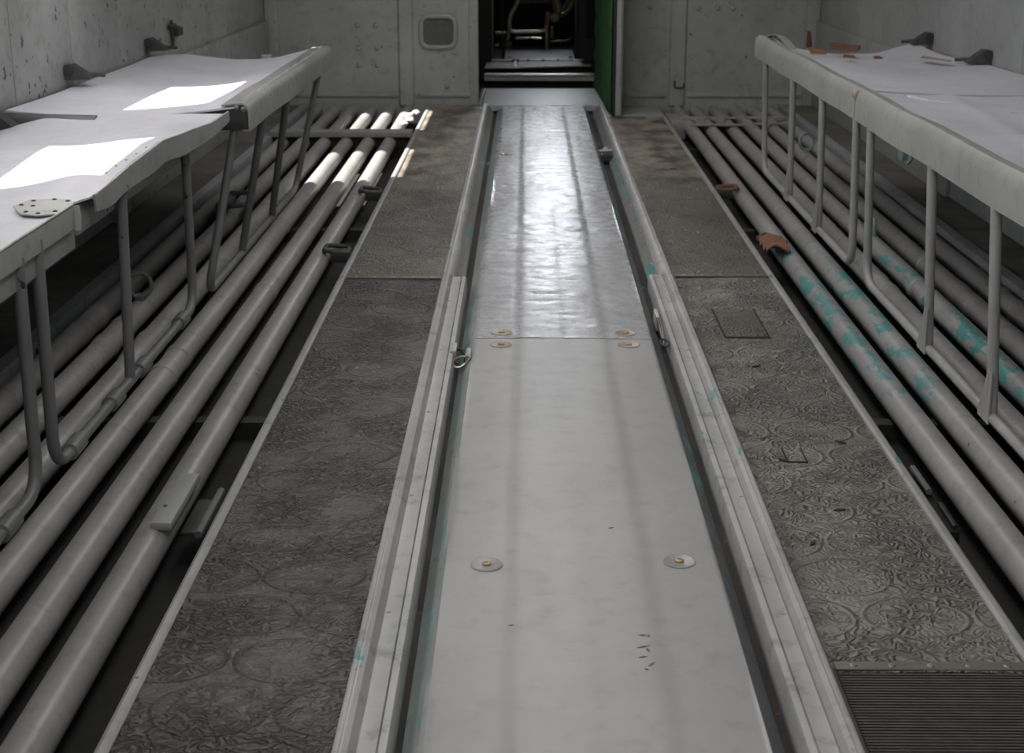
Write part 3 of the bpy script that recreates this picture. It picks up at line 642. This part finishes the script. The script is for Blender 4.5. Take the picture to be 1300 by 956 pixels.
# left far bench
B = thing('bench', (-1.07, 4.9, 0), 'far left bench, pale sagging seat with a square sun patch', 'bench', 'fold-down benches along the walls')
front_rail(B, -0.742, 3.905, 5.64, 0.439, 0.514, -1, M['beam_left'], 0.0015, dep=0.075)
m = MB(); m.prism([(-0.747, 3.91, 0.441), (-0.86, 3.91, 0.441), (-0.88, 3.91, 0.452), (-0.80, 3.91, 0.505), (-0.747, 3.91, 0.505)], (0, 0.02, 0)); m.build('end_cap', M['bracket'], B)
for k, x in enumerate((-0.775, -0.757)):
    m = MB(); m.lathe((x, 3.912, 0.500 - 0.004 * k), (0, -1, 0.5), [(0.007, 0), (0.007, 0.006), (0.003, 0.012)], 10); tag(m.build('bolt', M['flange'], B), 'teal stained bolt')
zx = [(-1.385, 0.494), (-1.269, 0.495), (-1.17, 0.485), (-1.092, 0.478), (-1.0, 0.480), (-0.943, 0.485), (-0.86, 0.500), (-0.805, 0.511), (-0.78, 0.515)]
def interp(t, x):
    for (a, p), (b, q) in zip(t, t[1:]):
        if x <= b: k = (x - a) / (b - a); k = k * k * (3 - 2 * k) * 0.3 + k * 0.7; return p + (q - p) * k
    return t[-1][1]
def seat_l_far(u, v):
    x = -1.385 + 0.607 * u; y0 = 3.875 + 0.03 * u; y1 = 5.50 + 0.13 * max(0, (u - 0.78)) / 0.22
    y = y0 + (y1 - y0) * v; e = interp(zx, x); n = 0.497 + 0.006 * u - 0.02 * math.sin(math.pi * u)
    return V((x, y, n * (1 - v) + e * v - 0.004 * math.sin(math.pi * v) + 0.0015 * math.sin(y * 7 + x * 9)))
m = MB(); m.slab(36, 40, seat_l_far, 0.005); m.build('seat_panel', M['seat'], B)
m = MB(); m.tube([(-0.77 - 0.008 * math.sin(y * 40) * 0.3, y, 0.5135 + 0.0015 * math.sin(y * 31)) for y in yr(3.95, 5.62, 0.04)], 0.0035, 6); tag(m.build('torn_edge', M['white'], B), 'ragged pale torn edge')
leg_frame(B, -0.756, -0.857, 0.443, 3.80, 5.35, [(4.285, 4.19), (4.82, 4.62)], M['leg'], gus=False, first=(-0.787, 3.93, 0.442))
m = MB(); m.box(-1.385, -0.80, 4.15, 4.18, 0.430, 0.465, 0.003); m.box(-1.385, -0.80, 5.38, 5.40, 0.43, 0.462, 0.003); m.build('cross_bearer', M['leg'], B)
m = MB(); m.box(-1.398, -1.37, 3.91, 5.5, 0.445, 0.485, 0.003); m.build('wall_rail', M['bracket'], B)
m = MB(); m.box(-0.99, -0.955, 5.51, 5.535, 0.478, 0.492, 0.002); m.build('clip', M['beam'], B)
# left near bench (buckled lip)
B = thing('bench', (-1.12, 3.5, 0), 'middle left bench with a buckled front lip and bright sunlight across the seat', 'bench', 'fold-down benches along the walls')
lipx = [(2.76, -0.868), (2.83, -0.854), (2.95, -0.850), (3.10, -0.851), (3.35, -0.843), (3.55, -0.830), (3.75, -0.810), (3.87, -0.795)]
lipz = [(2.76, 0.466), (2.83, 0.464), (2.95, 0.472), (3.10, 0.480), (3.35, 0.493), (3.55, 0.486), (3.75, 0.481), (3.87, 0.492)]
lipd = [(2.76, 0.030), (2.95, 0.046), (3.35, 0.054), (3.6, 0.050), (3.87, 0.026)]
def seat_l_near(u, v):
    y = 2.76 + 1.11 * v; xf = interp(lipx, y); x = -1.39 + (xf + 1.39) * u; zf = interp(lipz, y)
    y += 0.0
    
    zb = 0.462 + 0.03 * v * min(1, u * 5) - 0.012 * v * max(0, 1 - u * 4); z = zb + (zf - zb) * u - 0.004 * math.sin(math.pi * u)
    z += 0.010 * math.exp(-(((u - 0.84) / 0.09) ** 2) - (((y - 3.10) / 0.22) ** 2)) - 0.006 * math.exp(-(((u - 0.62) / 0.12) ** 2) - (((y - 3.25) / 0.35) ** 2))
    z += 0.002 * math.sin(y * 9 + u * 7)
    z -= 0.006 * math.exp(-(((u - 0.45) / 0.25) ** 2))
    return V((x, y, z))
m = MB(); m.slab(44, 60, seat_l_near, 0.004); m.build('seat_panel', M['seat'], B, smooth=60)
m = MB(); ys = yr(2.83, 3.87, 0.02)
m.sweep([(0, 0), (0.004, 0.001), (0.006, -0.006), (0.006, -0.044), (0.002, -0.046), (0.001, -0.010), (-0.01, -0.004)], ys, fx=lambda d, y, z: (interp(lipx, y) + d + 0.0015 * math.sin(y * 33), y, interp(lipz, y) + 0.003 + (z if z > -0.03 else z + 0.046 - interp(lipd, y) + 0.002 * math.sin(y * 21))))
m.build('front_lip', M['beam_left'], B)
m = MB(); m.tube([(interp(lipx, y) + 0.004, y, interp(lipz, y) + 0.0035) for y in ys], 0.0020, 6); tag(m.build('worn_highlight_edge', M['white'], B), 'worn edge with its highlight painted in')  # pale bead: paint wear plus the light caught along the lip
m = MB()
for k in range(5): m.lathe(seat_l_near(0.945 + 0.004 * k, (3.02 + 0.07 * k - 2.76) / 1.11), (0, 0, 1), [(0.0032, -0.001), (0.0028, 0.0008), (0.0012, 0.0014)], 8)
m.build('rivets', M['dark'], B)
m = MB(); m.box(-0.892, -0.876, 2.78, 3.84, 0.395, 0.452, 0.002); tag(m.build('inner_beam', M['wall'], B), 'chipped inner beam behind the lip')
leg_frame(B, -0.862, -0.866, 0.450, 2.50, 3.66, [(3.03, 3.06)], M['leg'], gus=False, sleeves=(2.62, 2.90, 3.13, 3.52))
m = MB(); m.box(-1.385, -0.88, 2.85, 2.88, 0.40, 0.44, 0.003); m.box(-1.385, -0.88, 3.7, 3.73, 0.40, 0.44, 0.003); m.build('cross_bearer', M['leg'], B)
m = MB(); m.slab(10, 8, lambda u, v: V((-1.395 + 0.26 * u, 3.80 + 0.065 * v - 0.01 * u, 0.492 - 0.045 * (1 - v) ** 2 - 0.004 * u)), 0.004); tag(m.build('end_flap', M['bracket'], B), 'dark curled flap at the wall end')
# nearest left bench
B = thing('bench', (-1.12, 2.2, 0), 'nearest left bench corner with a riveted patch at the photo edge', 'bench', 'fold-down benches along the walls')
m = MB(); m.slab(30, 24, lambda u, v: V((-1.39 + (0.533 + 0.0 * v - (0.02 * max(0, v - 0.93) / 0.07)) * u, 1.0 + (1.735 - 0.03 * max(0, (u - 0.93) / 0.07)) * v, 0.472 - 0.008 * math.sin(math.pi * u) + 0.0015 * math.sin(v * 12))), 0.004); m.build('seat_panel', M['seat'], B)
m = MB(); m.tube([(-0.853, y, 0.4745 + 0.0005 * math.sin(y * 40)) for y in yr(1.0, 2.70, 0.05)], 0.0022, 6); tag(m.build('worn_highlight_edge', M['white'], B), 'worn edge with its highlight painted in')  # same pale bead, wear and painted highlight together
m = MB(); m.sweep([(0, 0), (0.004, -0.001), (0.006, -0.006), (0.006, -0.044), (0.002, -0.046), (0.001, -0.010), (-0.01, -0.004)], yr(1.0, 2.70, 0.05), fx=lambda d, y, z: (-0.858 + d, y, 0.473 + z)); m.build('front_lip', M['beam_left'], B)
m = MB(); pts = [(-0.958, 2.672), (-0.945, 2.735), (-0.90, 2.745), (-0.868, 2.735), (-0.853, 2.70), (-0.853, 2.60), (-0.885, 2.585), (-0.92, 2.60)]
m.prism([(x, y, 0.4735) for x, y in pts], (0, 0, 0.0025)); P_ = m.build('corner_patch', M['beam'], B)
for x, y in ((-0.945, 2.68), (-0.935, 2.72), (-0.90, 2.735), (-0.87, 2.72), (-0.915, 2.615), (-0.888, 2.60), (-0.863, 2.62), (-0.92, 2.67)):
    m = MB(); m.lathe((x, y, 0.4755), (0, 0, 1), [(0.005, 0), (0.004, 0.002), (0.002, 0.003)], 10); m.build('rivet', M['bracket'], P_)
m = MB(); m.tube([(-0.853, 2.705, 0.470), (-0.849, 2.70, 0.45), (-0.850, 2.695, 0.425)], 0.009, 10); m.build('rounded_corner', M['beam'], B)
m = MB(); m.box(-0.875, -0.862, 1.0, 2.72, 0.385, 0.455, 0.002); m.build('inner_beam', M['wall'], B)
leg_frame(B, -0.862, -0.865, 0.44, 1.25, 2.40, [], M['leg'], gus=False, sleeves=(2.24,))
m = MB(); m.box(-1.385, -0.88, 2.3, 2.33, 0.41, 0.455, 0.003); m.build('cross_bearer', M['leg'], B)

# ------------------------------------------------------------------ debris on the far right bench
def flake(pts, th, mat, label, name='flake', z=0.519):
    m = MB(); m.prism([(x, y, z + dz) for x, y, dz in pts], (0, 0, th)); return tag(m.build(name, M[mat]), label, 'debris')
flake([(1.12, 5.47, 0), (1.20, 5.37, 0), (1.215, 5.40, 0.006), (1.13, 5.54, 0.006)], 0.014, 'rust', 'long rust brown strip lying across the torn seat', 'rusty_strip')
flake([(1.012, 5.28, 0), (1.065, 5.26, 0), (1.06, 5.32, 0.004), (1.02, 5.35, 0.004)], 0.010, 'wood', 'small ochre brown splinter on the torn seat near its front', 'splinter')
flake([(1.10, 5.15, 0), (1.135, 5.12, 0), (1.14, 5.16, 0), (1.11, 5.19, 0)], 0.008, 'rust', 'tiny dark rust flake by the tear, middle of the seat', 'rust_flake')
flake([(1.185, 5.06, 0.004), (1.215, 5.05, 0.004), (1.21, 5.09, 0.006), (1.195, 5.10, 0.004)], 0.006, 'rust', 'small red brown flake at the right end of the debris', 'rust_flake')
m = MB(); m.prism([(1.040, 5.52, 0.520), (1.062, 5.54, 0.520), (1.058, 5.56, 0.575), (1.046, 5.55, 0.580)], (0.006, 0.006, 0)); tag(m.build('rust_shard', M['rust']), 'upright rust red shard standing at the edge of the torn seat', 'debris')
flake([(1.36, 5.12, 0), (1.385, 5.18, 0), (1.44, 5.02, 0), (1.42, 4.99, 0)], 0.004, 'brasspaint', 'narrow tan paint flake by the tear end near the wall', 'paint_flake')

# ------------------------------------------------------------------ wall brackets
def wall_bracket(x, y, sgn, label, z=0.514):
    o = thing('hinge_bracket', (x, y, z), label, 'bracket', 'dark hinge brackets where benches meet the walls')
    m = MB(); m.prism([(x, y - 0.055, z), (x, y - 0.055, z + 0.045), (x + sgn * 0.02, y - 0.05, z + 0.047), (x + sgn * 0.045, y - 0.04, z + 0.028), (x + sgn * 0.07, y - 0.03, z + 0.003), (x + sgn * 0.07, y - 0.03, z)], (0, 0.05, 0)); m.build('cheek', M['bracket'], o)
    m = MB(); m.tube([(x + sgn * 0.012, y - 0.06, z + 0.03), (x + sgn * 0.012, y + 0.09, z + 0.014)], 0.014, 12, rs=[0.016, 0.009]); m.build('barrel', M['bracket'], o)
    m = MB(); m.tube([(x + sgn * 0.02, y, z + 0.016), (x + sgn * 0.05, y + 0.03, z + 0.010), (x + sgn * 0.09, y + 0.06, z + 0.004)], 0.006, 8); m.build('tongue', M['bracket'], o)
wall_bracket(XL + 0.001, 4.50, 1, 'dark hinge bracket on the left wall above the nearer end of the far bench')
wall_bracket(XL + 0.001, 5.47, 1, 'dark hinge bracket on the left wall at the far end of the far bench')
wall_bracket(XL + 0.001, 3.80, 1, 'dark hinge bracket on the left wall at the photo edge', 0.462)
wall_bracket(XR - 0.001, 5.76, -1, 'farther dark hinge bracket on the right wall')
wall_bracket(XR - 0.001, 5.02, -1, 'nearer dark hinge bracket on the right wall')
T = thing('wall_catch', (XL, 5.9, 0.50), 'small dark catch with upright rod on the left wall', 'catch')
m = MB(); m.tube([(XL + 0.012, 5.80, 0.495), (XL + 0.012, 5.80, 0.60)], 0.006, 8); m.build('rod', M['bracket'], T)
m = MB(); m.prism([(XL, 5.82, 0.535), (XL + 0.03, 5.82, 0.535), (XL + 0.03, 5.82, 0.565), (XL, 5.82, 0.575)], (0, 0.09, 0)); m.build('body', M['bracket'], T)
m = MB(); m.box(XL + 0.006, XL + 0.018, 5.76, 5.85, 0.575, 0.585); m.build('arm', M['bracket'], T)
T = thing('support_bracket', (0.98, 3.8, 0.35), 'mint green bracket hanging below the near right bench', 'bracket')
m = MB(); m.prism([(0.985, 3.95, 0.46), (0.985, 3.88, 0.40), (0.985, 3.76, 0.375), (0.985, 3.72, 0.395), (0.985, 3.74, 0.43), (0.985, 3.83, 0.46)], (0.006, 0, 0)); m.build('plate', M['mint'], T)
m = MB(); m.lathe((0.984, 3.775, 0.405), (-1, 0, 0), [(0.022, 0), (0.022, 0.012), (0.012, 0.018), (0.006, 0.018)], 18); m.build('boss', M['mint'], T)
# rings and hooks on the pipes
def ring(x, y, z, R_, axis, mat, label, name='lashing_ring', grp='lashing rings on the pipes'):
    o = thing(name, (x, y, 0.0), label, 'ring', grp)
    q = V(axis).to_track_quat('Z', 'Y'); m = MB()
    m.tube([V((x, y, z)) + q @ V((R_ * math.cos(2 * math.pi * i / 24), R_ * math.sin(2 * math.pi * i / 24), 0)) for i in range(25)], 0.006, 8, cap=False); m.build('ring', M[mat], o)
    m = MB(); m.box(x - 0.012, x + 0.012, y - 0.02, y + 0.02, -0.002, z - R_ + 0.006, 0.003); m.build('foot', M[mat], o)
ring(1.222, 6.35, 0.045, 0.036, (0.4, -1, 0.2), 'mint', 'pale mint lashing ring on a far right pipe behind the legs')
ring(-1.042, 3.80, 0.040, 0.032, (0.5, -1, 0.2), 'leg', 'grey lashing ring on a left pipe behind the middle bench legs')
T = thing('lashing_ring', (-1.04, 5.15, 0), 'flat loop handle on the left pipes below the far bench', 'ring', 'lashing rings on the pipes')
m = MB(); m.tube(rnd_path([(-1.07, 5.02, 0.015), (-0.98, 5.02, 0.02), (-0.98, 5.20, 0.03), (-1.07, 5.20, 0.03)], 0.03), 0.009, 10); m.build('loop', M['leg'], T)
m = MB(); m.box(-1.085, -1.055, 5.0, 5.22, -0.01, 0.03, 0.004); m.build('foot', M['leg'], T)
T = thing('lashing_ring', (1.122, 4.9, 0), 'pale hook on the right pipes seen between the paired posts', 'ring', 'lashing rings on the pipes')
m = MB(); m.tube(rnd_path([(1.122, 4.62, 0.0), (1.122, 4.62, 0.05), (1.122, 4.72, 0.05), (1.122, 4.72, 0.01)], 0.02), 0.008, 10); m.build('hook', M['mint'], T)

# ------------------------------------------------------------------ green door
D = thing('green_door', (0.44, 8.1, 0), 'open door leaf lined with green quilted cloth right of the doorway', 'door')
def dpt(u, v): 
    y = 7.52 + 1.2 * u; return (0.432 - 0.030 * u - 0.006 * math.sin(v * 70) * math.sin(u * 40), y, 0.004 + 1.7 * v)
m = MB(); G = [[m.bm.verts.new(dpt(i / 24, j / 90)) for j in range(91)] for i in range(25)]
for i in range(24):
    for j in range(90): m.bm.faces.new([G[i][j], G[i + 1][j], G[i + 1][j + 1], G[i][j + 1]])
bk = [m.bm.verts.new(p) for p in ((0.452, 7.52, 0.004), (0.425, 8.72, 0.004), (0.425, 8.72, 1.704), (0.452, 7.52, 1.704))]
m.bm.faces.new(bk); m.build('quilted_lining', M['green'], D)
m = MB(); m.prism([(0.455, 7.50, 0.003), (0.486, 7.50, 0.003), (0.457, 8.72, 0.003), (0.428, 8.72, 0.003)], (0, 0, 1.72)); m.build('leaf', M['bulk'], D)
m = MB(); m.box(0.438, 0.455, 7.496, 7.52, 0.003, 1.72, 0.003); m.build('edge_strip', M['dark'], D)
m = MB(); m.tube([(0.475, 7.494, 0.01), (0.475, 7.494, 1.7)], 0.007, 8); m.build('edge_rod', M['kerb2'], D)
m = MB(); m.tube([(DL + 0.012, 7.90, 0.0), (DL + 0.030, 8.15, 0.06)], 0.010, 8)
tag(m.build('stop_rod', M['leg']), 'short slanting grey rod at the left foot of the doorway', 'rod')

# ------------------------------------------------------------------ cockpit beyond the doorway
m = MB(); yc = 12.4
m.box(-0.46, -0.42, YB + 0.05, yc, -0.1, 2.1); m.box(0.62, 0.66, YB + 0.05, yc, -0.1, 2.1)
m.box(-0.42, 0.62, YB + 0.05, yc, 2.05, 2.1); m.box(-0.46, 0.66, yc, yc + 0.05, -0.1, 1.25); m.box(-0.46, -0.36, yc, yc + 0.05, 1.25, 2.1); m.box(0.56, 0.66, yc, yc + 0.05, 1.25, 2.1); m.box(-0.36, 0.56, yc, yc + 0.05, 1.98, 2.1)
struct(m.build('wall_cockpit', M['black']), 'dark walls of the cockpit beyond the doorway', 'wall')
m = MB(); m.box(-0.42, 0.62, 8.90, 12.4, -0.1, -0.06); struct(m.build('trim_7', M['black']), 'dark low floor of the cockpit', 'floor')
T = thing('partition_box', (-0.30, 9.1, -0.06), 'black cabinet side just inside the doorway on the left', 'cabinet')
m = MB(); m.box(-0.41, -0.235, 9.85, 10.6, -0.06, 1.2, 0.01); m.build('body', M['dark'], T)
m = MB(); m.lathe((-0.235, 9.95, 0.52), (1, -0.6, 0), [(0.012, 0), (0.012, 0.02), (0.006, 0.03)], 10); m.build('knob', M['chrome'], T)
T = thing('partition_box', (0.5, 9.1, -0.06), 'black cabinet side just inside the doorway beside the green door', 'cabinet')
m = MB(); m.box(0.345, 0.60, 9.95, 10.7, -0.06, 1.2, 0.01); m.build('body', M['dark'], T)
m = MB(); m.box(0.40, 0.56, 9.93, 9.95, 0.2, 1.1, 0.004); m.build('front_panel', M['black'], T)
T = thing('step_rail', (0.08, 9.35, -0.06), 'pale rounded step rail across the cockpit entrance', 'step')
m = MB(); m.sweep([(9.25, -0.01), (9.25, 0.012), (9.27, 0.026), (9.33, 0.030), (9.35, 0.022), (9.35, -0.01)], [-0.265, 0.0, 0.2, 0.425], fx=lambda a, x, z: (x, a, z)); m.build('nosing', M['treadedge'], T)
m = MB(); m.box(-0.26, 0.42, 9.30, 9.345, -0.06, -0.01); m.build('riser', M['black'], T)
T = thing('cockpit_step', (0.08, 9.75, 0.0), 'dark tread plate behind the step rail, ribbed at its left end', 'step')
m = MB(); m.box(-0.27, -0.075, 9.52, 9.84, 0.035, 0.045, 0.003); m.build('ribbed_tread', M['tread'], T)
m = MB()
for i in range(10): m.box(-0.265 + i * 0.019, -0.257 + i * 0.019, 9.525, 9.83, 0.046, 0.052)
m.build('ribs', M['tread'], T)
m = MB(); m.prism([(-0.068, 9.50, 0.042), (0.42, 9.62, 0.042), (0.42, 9.92, 0.042), (-0.055, 9.86, 0.042)], (0, 0, 0.010)); m.build('tread', M['tread'], T)
m = MB(); m.tube([(-0.27, 9.50, 0.046), (-0.07, 9.49, 0.046), (0.42, 9.60, 0.050)], 0.006, 8); m.build('front_edge', M['treadedge'], T)
m = MB(); m.box(-0.083, -0.066, 9.50, 9.87, 0.046, 0.056, 0.003); m.build('divider', M['treadedge'], T)
for x0, x1 in ((-0.24, -0.10), (-0.05, 0.0), (0.02, 0.10), (0.12, 0.20), (0.22, 0.28), (0.31, 0.38)):
    m = MB(); m.box(x0, x1, 9.885, 9.905, 0.05, 0.062, 0.002); m.build('edge_dash', M['treadedge'], T)
m = MB(); m.box(-0.26, 0.41, 9.56, 9.90, -0.06, 0.030); m.build('step_body', M['black'], T)
T = thing('cockpit_floor_plate', (0.1, 10.3, 0.0), 'dark purple grey plate with two small studs behind the tread', 'floor plate')
m = MB(); m.box(-0.15, 0.33, 10.02, 10.75, 0.02, 0.05, 0.004); m.build('plate', M['tread'], T)
for x in (-0.115, 0.30):
    m = MB(); m.lathe((x, 10.10, 0.05), (0, 0, 1), [(0.014, 0), (0.012, 0.012), (0.005, 0.018)], 12); m.build('stud', M['treadedge'], T)
T = thing('seat_frame', (0.03, 11.1, -0.06), 'bent tube seat frame in the dark cockpit', 'seat frame')
m = MB(); m.tube(rnd_path([(-0.055, 11.0, 0.50), (-0.065, 11.0, 0.36), (-0.125, 11.0, 0.28), (-0.13, 11.0, 0.155), (0.145, 11.0, 0.16), (0.155, 11.0, 0.30)], 0.05), 0.015, 12); m.build('front_tube', M['chrome'], T)
m = MB(); m.tube([(-0.13, 11.0, 0.155), (-0.15, 11.0, 0.06), (-0.12, 11.0, -0.05)], 0.013, 10); m.build('leg', M['chrome'], T)
m = MB(); m.tube([(0.15, 11.0, 0.16), (0.15, 11.0, -0.05)], 0.011, 10); m.build('leg', M['chrome'], T)
m = MB(); m.box(-0.09, 0.17, 11.05, 11.09, 0.36, 0.46, 0.006); m.build('back_plate', M['tread'], T)
m = MB(); m.box(0.139, 0.156, 10.97, 10.985, 0.21, 0.31, 0.002); tag(m.build('strap', M['red'], T), 'red strap')
m = MB(); m.box(0.139, 0.156, 10.97, 10.985, 0.10, 0.209, 0.002); tag(m.build('strap', M['white'], T), 'white strap')
m = MB(); m.tube([(-0.08, 11.1, 0.10), (0.02, 11.1, 0.105)], 0.008, 8); m.tube([(0.03, 11.1, 0.105), (0.11, 11.1, 0.10)], 0.008, 8); m.build('slide', M['chrome'], T)
T = thing('control_linkage', (0.28, 11.1, -0.06), 'olive control column and linkage right of the seat frame', 'controls')
m = MB(); m.tube(rnd_path([(0.16, 11.0, 0.50), (0.21, 11.0, 0.32), (0.25, 11.05, 0.26), (0.33, 11.1, 0.32), (0.35, 11.1, 0.50)], 0.05), 0.016, 12); m.build('column', M['olive'], T)
m = MB(); m.tube([(0.19, 11.0, 0.50), (0.235, 11.0, 0.30)], 0.010, 8); m.build('rod', M['chrome'], T)
m = MB(); m.lathe((0.205, 10.98, 0.26), (0, -1, 0.2), [(0.03, 0), (0.034, 0.015), (0.02, 0.03), (0.008, 0.04)], 16); m.build('pivot', M['brasspaint'], T)
m = MB(); m.tube([(0.185, 11.0, 0.20), (0.19, 11.0, 0.11)], 0.012, 8); m.build('pin', M['brass'], T)
m = MB(); m.tube([(0.18, 11.0, 0.085), (0.30, 11.0, 0.09), (0.34, 11.0, 0.12)], 0.009, 8); m.build('pedal_bar', M['bracket'], T)
m = MB(); m.tube([(0.34, 11.05, 0.5), (0.30, 11.05, 0.36), (0.26, 11.05, 0.30), (0.22, 11.05, 0.40)], 0.02, 10); m.build('hose', M['olive'], T)
m = MB(); m.box(0.17, 0.36, 10.98, 11.12, -0.06, -0.03, 0.005); m.build('base', M['dark'], T)
T = thing('pedal_assembly', (-0.2, 10.8, -0.06), 'small dark pedal assembly left of the seat frame', 'pedals')
m = MB(); m.tube([(-0.225, 10.75, 0.17), (-0.15, 10.75, 0.17)], 0.011, 8); m.build('pedal', M['chrome'], T)
m = MB(); m.tube([(-0.225, 10.75, 0.08), (-0.20, 10.75, 0.085)], 0.009, 8); m.build('pedal', M['chrome'], T)
m = MB(); m.tube([(-0.18, 10.75, 0.45), (-0.175, 10.75, 0.22), (-0.17, 10.75, -0.05)], 0.010, 8); m.build('stalk', M['bracket'], T)
m = MB(); m.lathe((-0.135, 10.75, 0.09), (0, -1, 0), [(0.03, 0), (0.032, 0.02), (0.02, 0.03)], 14); m.build('bracket', M['tread'], T)
